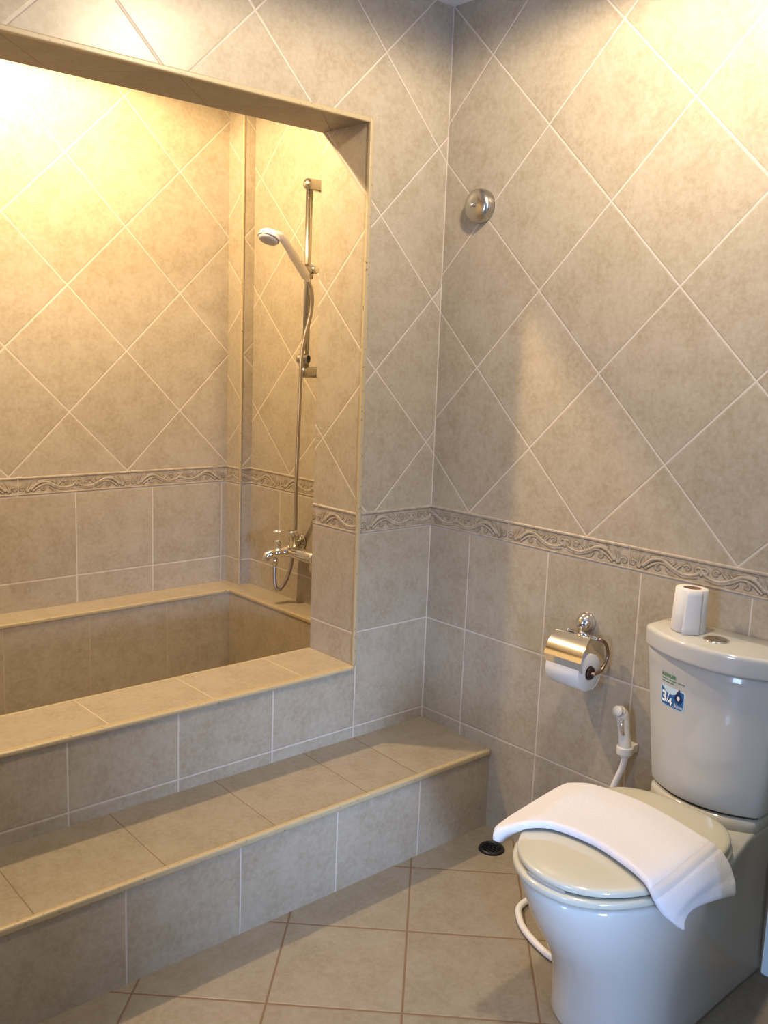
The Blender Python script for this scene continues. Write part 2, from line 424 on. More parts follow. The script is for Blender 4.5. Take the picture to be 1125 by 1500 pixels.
# ------------------------------------------------------------------ built-in bathtub
tub = thing('bathtub', 'sunken tiled bathtub behind the wall opening with broad beige ledges', 'bathtub', (-.95, .6, 0))
BX0, BX1, BY0, BY1, BZ = XL, -.118, YO, .972, .08
def slab(name, a, b, mats, mi, par, bv=None):
    bm = bmesh.new(); box(bm, a, b, mi); o = from_bm(name, bm, mats, par)
    return o
ms = {'-y': 1, '+y': 1, '-x': 2, '+x': 2, '+z': 0, '-z': 0}
fr = slab('front_ledge', (XOL, 0, 0), (XO, YO, ZL), [m_ledge, m_riser, m_tubside], ms, tub)
rl = slab('rear_ledge', (XL, BY1, 0), (0, YB, ZL+.004), [m_rim, m_tubback, m_tubside], ms, tub)
sl = slab('side_ledge', (BX1, YO, 0), (0, BY1, ZL+.004), [m_rim, m_tubback, m_tubside], ms, tub)
slab('basin_floor', (XL, YO, 0), (BX1, BY1, BZ), [m_rim, m_tubback, m_tubside], ms, tub)
def nosing(name, a, b, par, m=m_trim, r=.004):
    bm = bmesh.new(); box(bm, a, b); o = from_bm(name, bm, m, par); bevel(o, r, 4); return o
nosing('nosing', (XOL, -.010, ZL-.012), (XO-.001, .014, ZL+.002), tub, r=.006)
nosing('nosing', (XOL, YO-.006, ZL-.008), (XO-.001, YO+.003, ZL+.0015), tub, r=.0025)
nosing('nosing', (XL, BY1-.004, ZL-.008), (BX1, BY1+.009, ZL+.006), tub, r=.004)
nosing('nosing', (BX1-.004, YO, ZL-.008), (BX1+.009, BY1+.009, ZL+.006), tub, r=.004)
adopt(tub)
# ------------------------------------------------------------------ step
step = thing('step', 'long low beige tiled step along the front of the bathtub', 'step', (-.9, -.15, 0))
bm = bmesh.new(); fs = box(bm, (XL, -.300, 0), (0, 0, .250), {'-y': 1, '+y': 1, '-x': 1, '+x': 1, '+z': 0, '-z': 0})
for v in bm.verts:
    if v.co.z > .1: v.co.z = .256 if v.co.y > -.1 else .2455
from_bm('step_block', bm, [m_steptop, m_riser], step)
nosing('nosing', (XL, -.306, .230), (-.0005, -.288, .2485), step, r=.006)
adopt(step)

# ------------------------------------------------------------------ toilet
CY = -1.052
toilet = thing('toilet', 'white close-coupled toilet with closed lid and curved cistern against the right wall', 'toilet', (-.35, CY, 0))
def loft(name, rings, mats, par, smooth=True, cap0=True, cap1=True, sub=0):
    bm = bmesh.new(); R = [[bm.verts.new(p) for p in r] for r in rings]; n = len(R[0])
    for a, b in zip(R, R[1:]):
        for k in range(n): bm.faces.new([a[k], a[(k+1) % n], b[(k+1) % n], b[k]])
    if cap0: bm.faces.new(R[0][::-1])
    if cap1: bm.faces.new(R[-1])
    o = from_bm(name, bm, mats, par, smooth)
    if sub: m = o.modifiers.new('s', 'SUBSURF'); m.levels = sub; m.render_levels = sub
    return o
def spow(v, p): return math.copysign(abs(v)**p, v)
def egg(xf, xb, hw, z, xc=None, nf=2.15, nb=3.2, n=72, y=CY, inset=0):
    xc = -.40 if xc is None else xc; out = []
    for k in range(n):
        t = 2*PI*k/n; c, s_ = math.cos(t), math.sin(t)
        if c < 0: x = xc+(xf-xc+inset)*abs(c)**(2/nf); yy = (hw-inset)*spow(s_, 2/nf)
        else: x = xc+(xb-xc-inset)*c**(2/nb); yy = (hw-inset)*spow(s_, 2/nb)
        out.append((x, y+yy, z))
    return out
def body_ring(z, xf, hwf, hwb, n=96, xc=-.40, nf=2.1):
    """front: half egg; back runs straight to the wall, narrowing from hwf to hwb"""
    out = []; nh = n//2
    for k in range(nh+1):
        t = PI/2+PI*k/nh
        c, s_ = math.cos(t), math.sin(t)
        out.append((xc-(xc-xf)*abs(c)**(2/nf), CY+hwf*spow(s_, 2/nf), z))
    xb = -.006; m = (n-nh)//2
    def side(u):  # u 0 at xc, 1 at wall
        e = u*u*(3-2*u); return xc+(xb-xc)*u, hwf+(hwb-hwf)*min(1, e*1.25)
    for k in range(1, m):
        x, h = side(k/(m-1)); out.append((x, CY-h, z))
    for k in range(m-1, 0, -1):
        x, h = side(k/(m-1)); out.append((x, CY+h, z))
    return out
lv = [(0, -.536, .138, .132), (.012, -.540, .141, .134), (.05, -.540, .139, .132), (.10, -.546, .138, .130), (.15, -.562, .141, .130), (.20, -.590, .147, .130), (.25, -.624, .156, .130),
      (.30, -.654, .166, .132), (.345, -.676, .174, .134), (.372, -.686, .178, .136), (.382, -.686, .178, .136), (.3875, -.680, .173, .132)]
loft('bowl', [body_ring(*l) for l in lv], m_ceramic, toilet)
# raised deck that carries the cistern
def tank_out(z, hw, xcn, xap, ins=0, n=40, xb=-.004):
    out = []
    hw -= ins
    for k in range(n+1):
        u = -1+2*k/n
        x = xap+(xcn-xap)*abs(u)**2.1+ins; yy = hw*u
        out.append([x, CY+yy, z])
    # rounded front corners
    r = .010
    for e in (0, n):
        pass
    out[0][0] += r*.5; out[-1][0] += r*.5
    out = [(xb, CY-hw, z), ((xb+out[0][0])/2, CY-hw, z)]+[tuple(p) for p in out]+[((xb+out[-1][0])/2, CY+hw, z), (xb, CY+hw, z)]
    return out
loft('cistern_deck', [tank_out(.370, .134, -.118, -.170), tank_out(.400, .136, -.112, -.164), tank_out(.410, .136, -.110, -.160), tank_out(.4155, .134, -.106, -.155, .003)], m_ceramic, toilet)
loft('cistern_joint_shade', [tank_out(.4155, .132, -.102, -.152), tank_out(.4195, .132, -.102, -.152)], m_dark, toilet, smooth=False)  # dark slab painting the shade in the joint under the cistern
TH = lambda z: (.140+(.176-.140)*(z-.42)/.33, -.106-(.008)*(z-.42)/.33, -.158-(.008)*(z-.42)/.33)
rg = [tank_out(.4195, *TH(.42), .005), tank_out(.423, *TH(.423), .001)]+[tank_out(z, *TH(z)) for z in (.43, .48, .54, .60, .66, .72, .744)]+[tank_out(.7485, *TH(.748), .003)]
loft('cistern', rg, m_ceramic, toilet)
loft('lid_joint_shade', [tank_out(.7485, .168, -.105, -.155), tank_out(.7525, .168, -.105, -.155)], m_dark, toilet, smooth=False)  # dark slab painting the shade in the seam below the cistern lid
LH_ = (.183, -.117, -.184)
loft('cistern_lid', [tank_out(.7525, *LH_, .004), tank_out(.756, *LH_, .0005), tank_out(.760, *LH_)]+[tank_out(z, *LH_) for z in (.788, .793)]+[tank_out(.797, *LH_, .0015), tank_out(.7992, *LH_, .004), tank_out(.8002, *LH_, .009)], m_ceramic, toilet)
# flush button
FB = (-.101, -1.045, .800)
bm = bmesh.new(); lathe(bm, [(0, .0), (.029, .0), (.029, .0022), (.026, .0036), (.0245, .0022), (.0, .0022)], 40, Matrix.Translation(FB))
fb = from_bm('flush_button', bm, m_chrome, toilet, True)
for sg in (-1, 1):
    bm = bmesh.new(); pts = [(FB[0]+sg*.0012+sg*.0225*math.sin(PI*k/20)*.98, FB[1]+.0225*math.cos(PI*k/20)) for k in range(21)]
    lo = [bm.verts.new((x, y, .8015)) for x, y in pts]; hi = [bm.verts.new((x, y, .8040)) for x, y in pts]
    for k in range(21): bm.faces.new([lo[k], lo[(k+1) % 21], hi[(k+1) % 21], hi[k]])
    bm.faces.new(hi); from_bm('button_half', bm, m_chrome_dull, fb)
# seat and lid
def disc(name, zs, xf, xb, hw, mat, par, dome=0, xc=-.42, nb=3.0):
    z0, z1 = zs; R = [egg(xf, xb, hw, z0, xc, nb=nb, inset=.006), egg(xf, xb, hw, z0+.002, xc, nb=nb, inset=.001), egg(xf, xb, hw, z0+.005, xc, nb=nb), egg(xf, xb, hw, z1-.005, xc, nb=nb), egg(xf, xb, hw, z1-.002, xc, nb=nb, inset=.0015), egg(xf, xb, hw, z1, xc, nb=nb, inset=.005)]
    for k, ins in enumerate((.012, .03, .06, .10, .15)):
        R.append(egg(xf, xb, hw, z1+dome*(1-(1-(k+1)/5)**2), xc, nb=nb, inset=ins))
    return loft(name, R, mat, par)
loft('seat_gap_shade', [egg(-.672, -.20, .166, .384, -.42), egg(-.672, -.20, .166, .400, -.42)], m_dark, toilet, smooth=False)  # dark disc painting the shadow line between rim and seat
disc('seat', (.3985, .4145), -.702, -.19, .184, m_ceramic_lid, toilet, .0)
sl_ = disc('seat_lid', (.4175, .4325), -.690, -.192, .179, m_ceramic_lid, toilet, .005)
loft('lid_gap_shade', [egg(-.682, -.20, .173, .4140, -.42), egg(-.682, -.20, .173, .4180, -.42)], m_dark, toilet, smooth=False)  # dark disc painting the shade between seat and lid
for sg in (-1, 1):
    bm = bmesh.new(); tube(bm, [(-.190, CY+sg*.08-.02, .407), (-.190, CY+sg*.08+.02, .407)], .009, 20)
    hg = from_bm('hinge', bm, m_ceramic_lid, toilet, True); bevel(hg, .003)
# lever notch in the edge of the lid: a small lift lip
bm = bmesh.new()
ang = [PI+math.radians(a) for a in range(-13, 14, 2)]
def lip(t, z, ins):
    c, s_ = math.cos(t), math.sin(t); return (-.42+(-.270+ins)*abs(c)**(2/2.15), CY-(.179-ins)*spow(s_, 2/2.15)*-1*-1, z)
lo = []; 
for t in ang:
    lo.append([bm.verts.new(lip(t, z, i)) for z, i in ((.4140, .004), (.4140, -.0035), (.4195, -.0035), (.4205, .004))])
for a, b in zip(lo, lo[1:]):
    for k in range(4): bm.faces.new([a[k], a[(k+1) % 4], b[(k+1) % 4], b[k]])
bm.faces.new(lo[0]); bm.faces.new(lo[-1][::-1])
from_bm('lift_lip', bm, simple('grey_rubber', (.30, .31, .30), .5), toilet)

# ---- sticker on the cistern
def tank_front(y, z, off):
    hw, xcn, xap = TH(z); u = (y-CY)/hw
    return Vector((xap+(xcn-xap)*abs(u)**2.1-off, y, z))
SY0, SY1, SZ0, SZ1 = -.9415, -1.0155, .6285, .7075      # left, right, bottom, top (as seen)
def st(u, v, off): return tank_front(SY0+(SY1-SY0)*u, SZ0+(SZ1-SZ0)*v, off)
def patch(name, outline, off, mat, par):
    bm = bmesh.new(); vs = [bm.verts.new((u, v, 0)) for u, v in outline]; f = bm.faces.new(vs)
    bmesh.ops.triangulate(bm, faces=bm.faces[:])
    for _ in range(3):
        bmesh.ops.subdivide_edges(bm, edges=[e for e in bm.edges if e.calc_length() > .09], cuts=1)
        bmesh.ops.triangulate(bm, faces=[f for f in bm.faces if len(f.verts) > 3])
    for v in bm.verts: v.co = st(v.co.x, v.co.y, off)
    return from_bm(name, bm, mat, par)
def rrect(u0, v0, u1, v1, r, corners=(1, 1, 1, 1), n=6, asp=1.0):
    out = []
    for (cx, cy, a0, on) in ((u1-r, v1-r*asp, 0, corners[0]), (u0+r, v1-r*asp, 90, corners[1]), (u0+r, v0+r*asp, 180, corners[2]), (u1-r, v0+r*asp, 270, corners[3])):
        if on:
            for k in range(n+1):
                a = math.radians(a0+90*k/n); out.append((cx+r*math.cos(a), cy+r*asp*math.sin(a)))
        else:
            a = math.radians(a0+45); out.append((cx+r*(1 if math.cos(a) > 0 else -1), cy+r*asp*(1 if math.sin(a) > 0 else -1)))
    return out
m_stk = simple('clear_label_film', (.62, .68, .66), .25)
m_blue = simple('label_blue', (.020, .13, .36), .3)
m_navy = simple('label_navy', (.008, .03, .11), .3)
m_green = simple('label_green', (.03, .25, .07), .4)
m_ltblue = simple('label_pale_blue', (.55, .72, .82), .3)
m_lblwhite = simple('label_white', (.85, .88, .9), .3)
stk = patch('sticker', rrect(.0, .0, 1.0, .62, .08), .0005, m_ltblue, toilet)
stk['label'] = 'small blue and green product sticker'
# blue field with a wave-shaped top
wave = [(.03, .04+.05), (.09, .03), (.90, .03), (.965, .08), (.965, .56), (.90, .585), (.82, .585)]
for k in range(13):
    u = .78-.75*k/12; wave.append((u, .40+.20*((u-.42)/.40)**2 if u < .80 else .585))
patch('label_field', wave[:-1]+[(.03, .585)], .0010, m_blue, stk)
def text_patch(txt, u, v, size, mat, par, shear=0, sx=1.0, bold=.0):
    c = bpy.data.curves.new('lettering', 'FONT'); c.body = txt; c.size = 1; c.offset = bold; c.resolution_u = 3
    o = bpy.data.objects.new('lettering', c); COL.objects.link(o); bpy.context.view_layer.update()
    me = bpy.data.meshes.new_from_object(o.evaluated_get(bpy.context.evaluated_depsgraph_get()))
    bpy.data.objects.remove(o)
    asp = (SZ1-SZ0)/abs(SY1-SY0)
    for q in me.vertices:
        x, y = q.co.x, q.co.y
        q.co = st(u+(x+shear*y)*size*sx*asp, v+y*size, .0016)
    me.flip_normals() if False else None
    return link('lettering', me, mat, par)
text_patch('KOHLER', .02, .90, .145, m_green, stk, bold=.03)
for k, (u0, u1) in enumerate(((.02, .98), (.02, .55))):
    for j in range(14):
        a = u0+(u1-u0)*j/14; b = a+(u1-u0)/14*.72
        patch('small_print', [(a, .805-.085*k), (b, .805-.085*k), (b, .835-.085*k), (a, .835-.085*k)], .0008, m_green, stk) if j % 5 != 4 else None
text_patch('3', .05, .12, .46, m_lblwhite, stk, bold=.03)
text_patch('/', .27, .13, .46, m_lblwhite, stk)
text_patch('4', .35, .07, .32, m_lblwhite, stk, bold=.02)
text_patch('.5', .55, .07, .17, m_lblwhite, stk)
text_patch('litres', .67, .07, .15, m_lblwhite, stk, sx=.9)
ell = lambda cu, cv, a, b, n=20: [(cu+a*math.cos(2*PI*k/n), cv+b*math.sin(2*PI*k/n)) for k in range(n)]
drop = ell(.76, .38, .16, .155)
drop = [(.76+.16*math.cos(t), .36+.155*math.sin(t)) for t in [math.radians(130+280*k/20) for k in range(21)]]+[(.78, .66)]
patch('water_drop', drop, .0013, m_navy, stk)
patch('water_drop', ell(.76, .37, .055, .07), .0016, m_lblwhite, stk)
adopt(toilet)

# ------------------------------------------------------------------ towel on the lid
def towel():
    root = thing('towel', 'folded white towel laid across the closed toilet lid', 'towel', (-.45, -1.06, .44))
    # key lines from the left end to the right end: front edge, middle, back edge
    keys = [  # (front, mid, back)
        ((-.630, -.866, .408), (-.500, -.852, .420), (-.345, -.852, .430)),
        ((-.622, -.880, .420), (-.490, -.874, .436), (-.335, -.866, .442)),
        ((-.590, -.915, .444), (-.468, -.905, .452), (-.322, -.895, .451)),
        ((-.550, -.960, .450), (-.435, -.960, .452), (-.310, -.960, .451)),
        ((-.539, -1.050, .451), (-.428, -1.040, .453), (-.311, -1.030, .452)),
        ((-.556, -1.135, .450), (-.440, -1.130, .452), (-.322, -1.115, .451)),
        ((-.575, -1.198, .446), (-.452, -1.190, .451), (-.334, -1.178, .450)),
        ((-.582, -1.226, .428), (-.455, -1.226, .442), (-.334, -1.212, .444)),
        ((-.570, -1.243, .400), (-.462, -1.246, .418), (-.335, -1.240, .420)),
        ((-.548, -1.255, .376), (-.470, -1.248, .398), (-.345, -1.262, .392)),
        ((-.530, -1.262, .360), (-.480, -1.252, .380), (-.352, -1.270, .370)),
    ]
    F, Mi, B = ([k[i] for k in keys] for i in range(3))
    n = 8; f, m, b = catmull(F, n), catmull(Mi, n), catmull(B, n); ns = 26; L = len(f)
    rnd = random.Random(3)
    P = []
    for i in range(L):
        row = []
        for j in range(ns+1):
            s_ = j/ns
            p = f[i]*(1-s_)*(1-2*s_)+m[i]*4*s_*(1-s_)+b[i]*s_*(2*s_-1)
            t = i/(L-1)
            p = p+Vector((0, 0, .0012*math.sin(9*s_+4*t)+.0015*math.sin(14*t+2*s_)))
            row.append(p)
        P.append(row)
    # solid folded cloth: rounded edges, thicker at the left fold
    es = [0, .006, .015, .03, .05, .075]+[.11+.78*k/22 for k in range(23)]+[.925, .95, .97, .985, .994, 1]
    W_ = .25
    def at(i, s_): 
        q = s_*ns; j = min(int(q), ns-1); return P[i][j].lerp(P[i][j+1], q-j)
    c = P[L//2][ns]-P[L//2][0]; a = P[L//2+1][ns//2]-P[L//2-1][ns//2]; SG = 1 if c.cross(a).z > 0 else -1
    rows = []; tl = [0]
    for i in range(1, L): tl.append(tl[-1]+(P[i][ns//2]-P[i-1][ns//2]).length)
    for i in range(L):
        t = i/(L-1); T = .030*(1-min(1, t/.22))**2+.019*(1-t)+.015*t
        em = min(tl[i]+.0015, tl[-1]-tl[i]+.0012); kt = math.sqrt(max(0, 1-(1-min(1, em/(T*.5)))**2))
        top = []; bot = []
        for s_ in es:
            p = at(i, s_)
            a = P[min(i+1, L-1)][ns//2]-P[max(i-1, 0)][ns//2]; c = P[i][ns]-P[i][0]
            nr = c.cross(a).normalized()
            nr = nr*SG
            ed = min(s_, 1-s_)*W_; ke = math.sqrt(max(0.0, 1-(1-min(1, (ed+.0003)/(T*.5)))**2))
            h = T*.5*ke*kt
            g = -.0016 if (abs(t-.655) < .010 or abs(t-.715) < .008) else 0
            lift = Vector((0, 0, (T-.019)*.5*(1 if t > .25 else 1)))
            top.append(p+nr*(h+g)+lift*.0); bot.append(p-nr*h)
        rows.append(top+bot[::-1])
    n2 = len(rows[0]); v = [p for r in rows for p in r]; fc = []; mi = []
    for i in range(L-1):
        for k in range(n2):
            k2 = (k+1) % n2
            fc.append([i*n2+k, i*n2+k2, (i+1)*n2+k2, (i+1)*n2+k]); mi.append(1 if .655 < (i+.5)/(L-1) < .715 and k < len(es) else 0)
    fc.append(list(range(n2))[::-1]); mi.append(0); fc.append([(L-1)*n2+k for k in range(n2)]); mi.append(0)
    from_data('towel_fold', v, fc, [m_terry, m_weave], root, True, mi)
    # the rolled fold along the front edge
    adopt(root)
    return root
towel()

# ------------------------------------------------------------------ toilet rolls
def roll(name, label, mat, R, r, h, flap, core_visible=True, sk=0.0):
    root = thing(name, label, 'toilet roll', mat.translation)
    bm = bmesh.new(); seg = 48
    rr = lambda z: R*(1+sk*(1-z/h))
    lathe(bm, [(r, 0), (rr(0)-.002, 0), (rr(0), .002), (rr(h/2), h/2), (R, h-.002), (R-.002, h), (r, h), (r, 0)], seg, mat)
    from_bm('paper', bm, m_paper, root, False); o = root.children[0]
    for p in o.data.polygons: p.use_smooth = True
    mm = o.modifiers.new('e', 'EDGE_SPLIT'); mm.split_angle = math.radians(50)
    bm = bmesh.new(); lathe(bm, [(r-.0012, .0005), (r, .0005), (r, h-.0005), (r-.0012, h-.0005), (r-.0012, .0005)], 32, mat)
    lathe(bm, [(0, h*.12), (r-.001, h*.12)], 32, mat)
    from_bm('cardboard_core', bm, m_card, root, True)
    # loose end of the paper
    bm = bmesh.new(); a0, a1, outr = flap
    cols = []
    for k in range(10):
        t = k/9; a = a0+(a1-a0)*t; q = outr*t*t
        c = []
        for i in range(9):
            z = h*i/8; g = rr(z)+.0012+q*(1.25-z/h)
            c.append(bm.verts.new(mat @ Vector((g*math.cos(a), g*math.sin(a), z))))
        cols.append(c)
    for a, b in zip(cols, cols[1:]):
        for i in range(8): bm.faces.new([a[i], b[i], b[i+1], a[i+1]])
    o = from_bm('loose_sheet', bm, m_paper, root, True); s = o.modifiers.new('t', 'SOLIDIFY'); s.thickness = .0006
    adopt(root); return root
roll('toilet_roll', 'slim white toilet roll standing upright on the cistern lid', Matrix.Translation((-.083, -.962, .8003)) @ Matrix.Rotation(math.radians(2), 4, 'Y'), .0375, .021, .103, (math.radians(250), math.radians(195), .011), sk=.07)

# ------------------------------------------------------------------ toilet paper holder
AX, AZ = -.075, .627; Y0, Y1 = -.694, -.582
hold = thing('toilet_paper_holder', 'chrome toilet paper holder with curved cover plate on the right wall', 'toilet paper holder', (-.01, -.62, .72))
bm = bmesh.new(); lathe(bm, [(0, .036), (.008, .035), (.017, .029), (.023, .019), (.0255, .012), (.024, .010), (.0275, .006), (.0275, 0), (0, 0)], 40, axis_mat((0, -.618, .724), (-1, 0, 0)))
from_bm('wall_rosette', bm, m_chrome, hold, True)
bm = bmesh.new(); tube(bm, catmull([(-.030, -.622, .716), (-.045, -.632, .706), (-.050, -.650, .703)], 6), .0055, 14)
tube(bm, [(-.050, -.600, .703), (-.050, -.690, .703)], .0048, 14); lathe(bm, [(0, .012), (.005, .010), (.0075, .005), (.006, 0), (0, 0)], 16, axis_mat((-.050, -.600, .703), (0, 1, 0)))
from_bm('hinge_bar', bm, m_chrome, hold, True)
bm = bmesh.new(); tube(bm, catmull([(-.050, -.688, .703), (-.046, -.699, .701), (-.034, -.704, .692), (-.022, -.705, .668), (-.024, -.705, .644), (-.044, -.705, .622), (-.062, -.704, .616), (AX, -.698, AZ-.012), (AX, -.66, AZ-.012), (AX, -.57, AZ-.012)], 8), .0045, 14)
from_bm('wire_arm', bm, simple('bronzed_wire', (.30, .20, .15), .25, metal=1), hold, True)
bm = bmesh.new(); prof = [(-.050, .7085, -.625, -.676), (-.060, .7090, -.628, -.678), (-.078, .7075, -.632, -.686), (-.0785, .7070, -.575, -.686), (-.092, .700, -.575, -.690), (-.105, .690, -.576, -.693), (-.117, .677, -.578, -.696), (-.127, .662, -.580, -.699), (-.131, .654, -.580, -.700), (-.1315, .653, -.580, -.700), (-.126, .640, -.580, -.700), (-.120, .624, -.580, -.700)]
V1 = []
for x, z, yl, yr in prof: V1.append((bm.verts.new((x, yr, z)), bm.verts.new((x, yl, z))))
for a, b in zip(V1, V1[1:]): bm.faces.new([a[0], a[1], b[1], b[0]])
cv = from_bm('cover_plate', bm, m_chrome, hold, True); s = cv.modifiers.new('t', 'SOLIDIFY'); s.thickness = .001
e = cv.modifiers.new('e', 'EDGE_SPLIT'); e.split_angle = math.radians(26)
bm = bmesh.new(); lathe(bm, [(0, 0), (.0165, 0), (.0172, .003), (.0165, .006), (0, .0065)], 28, axis_mat((AX, -.690, AZ-.012), (0, -1, 0))); from_bm('spindle_cap', bm, simple('dark_bronze', (.05, .03, .025), .35, metal=.6), hold, True)
adopt(hold)
roll('toilet_roll', 'white toilet roll hanging in the chrome wall holder', axis_mat((AX, Y1, AZ-.012), (0, -1, 0)), .050, .019, Y1-Y0-.004, (math.radians(10), math.radians(-70), .006))

# ------------------------------------------------------------------ bidet sprayer
spr = thing('bidet_sprayer', 'white hand bidet sprayer hanging on the wall beside the cistern', 'bidet sprayer', (-.02, -.785, .43))
bm = bmesh.new(); tube(bm, catmull([(-.058, -.776, .533), (-.048, -.777, .529), (-.042, -.779, .515), (-.040, -.783, .490), (-.040, -.788, .460), (-.040, -.793, .428), (-.040, -.794, .410)], 6),
     [.012]*3+[.0150]*5+[.0165]*5+[.0160]*6+[.0155]*6+[.0165]*6+[.013]*6, 20)
from_bm('spray_handle', bm, m_offwhite, spr, True)
bm = bmesh.new(); tube(bm, [(-.0655, -.775, .536), (-.058, -.776, .533)], [.0135, .0145], 20); from_bm('spray_head', bm, m_offwhite, spr, True)
bm = bmesh.new(); tube(bm, catmull([(-.056, -.787, .514), (-.062, -.790, .504), (-.061, -.792, .488), (-.055, -.793, .475)], 6), .0042, 12); from_bm('trigger', bm, m_chrome, spr, True)
bm = bmesh.new(); lathe(bm, [(.0165, -.012), (.021, -.012), (.0225, .006), (.021, .010), (.0165, .010), (.0165, -.012)], 28, Matrix.Translation((-.040, -.792, .430)))
box(bm, (-.024, -.806, .418), (0, -.778, .440)); o = from_bm('wall_clip', bm, m_offwhite, spr); bevel(o, .002)
bm = bmesh.new(); tube(bm, catmull([(-.040, -.794, .412), (-.042, -.790, .38), (-.046, -.776, .335), (-.052, -.764, .28), (-.06, -.76, .20), (-.085, -.745, .09), (-.13, -.70, .025), (-.20, -.66, .011), (-.27, -.665, .011), (-.315, -.705, .011), (-.345, -.755, .011), (-.368, -.83, .011), (-.365, -.878, .011), (-.32, -.888, .012), (-.2, -.892, .03), (-.05, -.889, .07), (-.03, -.885, .14), (-.012, -.885, .16)], 8), .0085, 14)
from_bm('hose', bm, m_white, spr, True)
adopt(spr)

# ------------------------------------------------------------------ floor drain
dr = thing('floor_drain', 'round black floor drain in the corner by the step', 'drain', (-.094, -.409, 0))
T0 = Matrix.Translation((-.094, -.409, 0))
bm = bmesh.new(); lathe(bm, [(0, .001), (.028, .001), (.028, .006), (.031, .0085), (.036, .007), (.039, .0005), (0, .0005)], 40, T0); from_bm('drain_ring', bm, m_black, dr, True)
bm = bmesh.new()
for k in range(5):
    x = -.020+.010*k; h = math.sqrt(.027**2-x*x); box(bm, (-.094+x-.0022, -.409-h, .001), (-.094+x+.0022, -.409+h, .0062))
from_bm('drain_grate', bm, m_black, dr); adopt(dr)

# ------------------------------------------------------------------ retractable clothesline
cl = thing('clothesline_reel', 'round domed metal clothesline reel high on the right wall', 'clothesline reel', (0, -.153, 1.845))
ma = axis_mat((0, -.153, 1.845), (-1, 0, 0))
bm = bmesh.new(); lathe(bm, [(0, 0), (.047, 0), (.0475, .004), (.0475, .020), (.045, .028), (.036, .034), (.018, .038), (0, .039)], 56, ma); from_bm('housing', bm, m_chrome_dull, cl, True)
bm = bmesh.new(); lathe(bm, [(0, .052), (.004, .0515), (.0062, .048), (.0062, .043), (.0038, .041), (.0038, .036), (0, .036)], 24, ma); from_bm('line_knob', bm, m_chrome, cl, True)
adopt(cl)

# ------------------------------------------------------------------ shower set
YR = .585
sh = thing('shower_rail', 'chrome riser rail with end brackets on the alcove wall', 'shower rail', (-.066, YR, 1.34))
bm = bmesh.new(); tube(bm, [(-.066, YR, 1.330), (-.066, YR, 1.985)], .0118, 24); from_bm('rail', bm, m_chrome_dull, sh, True)
for z in (1.972, 1.345):
    bm = bmesh.new(); lathe(bm, [(.020, 0), (.020, .070), (.0185, .077), (.014, .083), (.007, .0865), (0, .0875)], 28, axis_mat((0, YR, z), (-1, 0, 0))); from_bm('end_bracket', bm, m_chrome_dull, sh, True)
bm = bmesh.new(); lathe(bm, [(.0165, -.024), (.0195, -.022), (.0195, .022), (.0165, .024), (.0118, .024)], 24, Matrix.Translation((-.066, YR, 1.686)))
tube(bm, [(-.072, YR-.01, 1.686), (-.094, YR-.030, 1.690)], [.016, .0175], 20)
from_bm('slider', bm, m_chrome_dull, sh, True)
bm = bmesh.new(); lathe(bm, [(0, .020), (.008, .020), (.0135, .016), (.0145, .008), (.0145, 0), (0, 0)], 24, axis_mat((-.052, YR-.014, 1.692), (-.1, -1, 0))); from_bm('slider_knob', bm, m_chrome, sh, True)
# lower clamp with a dark open end
bm = bmesh.new(); mm = axis_mat((-.085, YR+.015, 1.390), (.35, -.93, .0)); lathe(bm, [(0, 0), (.015, 0), (.0165, .004), (.0165, .038), (.0135, .040)], 24, mm)
cp = from_bm('dish_clamp', bm, m_chrome_dull, sh, True)
bm = bmesh.new(); lathe(bm, [(.0145, .0395), (.0135, .0385), (.009, .036), (0, .035)], 24, mm); from_bm('clamp_socket', bm, m_black, cp, True)
adopt(sh)

hd = thing('hand_shower', 'white hand shower held on the chrome rail', 'hand shower', (-.094, YR-.03, 1.66))
Y2 = YR-.03
path = [(-.088, Y2, 1.650), (-.096, Y2, 1.668), (-.126, Y2, 1.704), (-.158, Y2, 1.740), (-.182, Y2, 1.768), (-.204, Y2, 1.784), (-.232, Y2, 1.788)]
bm = bmesh.new(); tube(bm, catmull(path, 6), [.0105]*6+[.0155]*6+[.0152]*6+[.0135]*6+[.0135]*6+[.015]*6+[.016], 20)
from_bm('handle', bm, m_white, hd, True)
hn = Vector((-.42, -.12, -.90)).normalized(); hc = Vector((-.246, Y2, 1.786)); mh = axis_mat(hc, hn)
bm = bmesh.new(); lathe(bm, [(0, -.016), (.014, -.0145), (.026, -.009), (.0335, -.001), (.0365, .008), (.0365, .012)], 40, mh); from_bm('spray_head', bm, m_white, hd, True)
bm = bmesh.new(); lathe(bm, [(.0362, .012), (.0366, .0135), (.0362, .0155), (.033, .017), (0, .017)], 40, mh); from_bm('head_ring', bm, m_grey, hd, True)
bm = bmesh.new(); lathe(bm, [(.033, .017), (.0325, .020), (.024, .024), (.010, .0255), (0, .0255)], 40, mh)
from_bm('nozzle_plate', bm, simple('nozzle_grey', (.45, .45, .47), .35), hd, True)
bm = bmesh.new()
hose_pts = [(-.088, Y2, 1.652), (-.078, Y2-.004, 1.632), (-.073, .548, 1.600), (-.073, .549, 1.565), (-.080, .550, 1.525), (-.095, .551, 1.470), (-.106, .553, 1.405), (-.105, .560, 1.30), (-.098, .575, 1.12), (-.080, .605, .95), (-.050, .645, .83), (-.031, .672, .75), (-.030, .680, .69), (-.042, .682, .62), (-.066, .683, .568), (-.090, .684, .548), (-.104, .688, .565), (-.107, .690, .610), (-.106, .690, .650)]
hp = catmull(hose_pts, 10)
tube(bm, hp, .0068, 14)
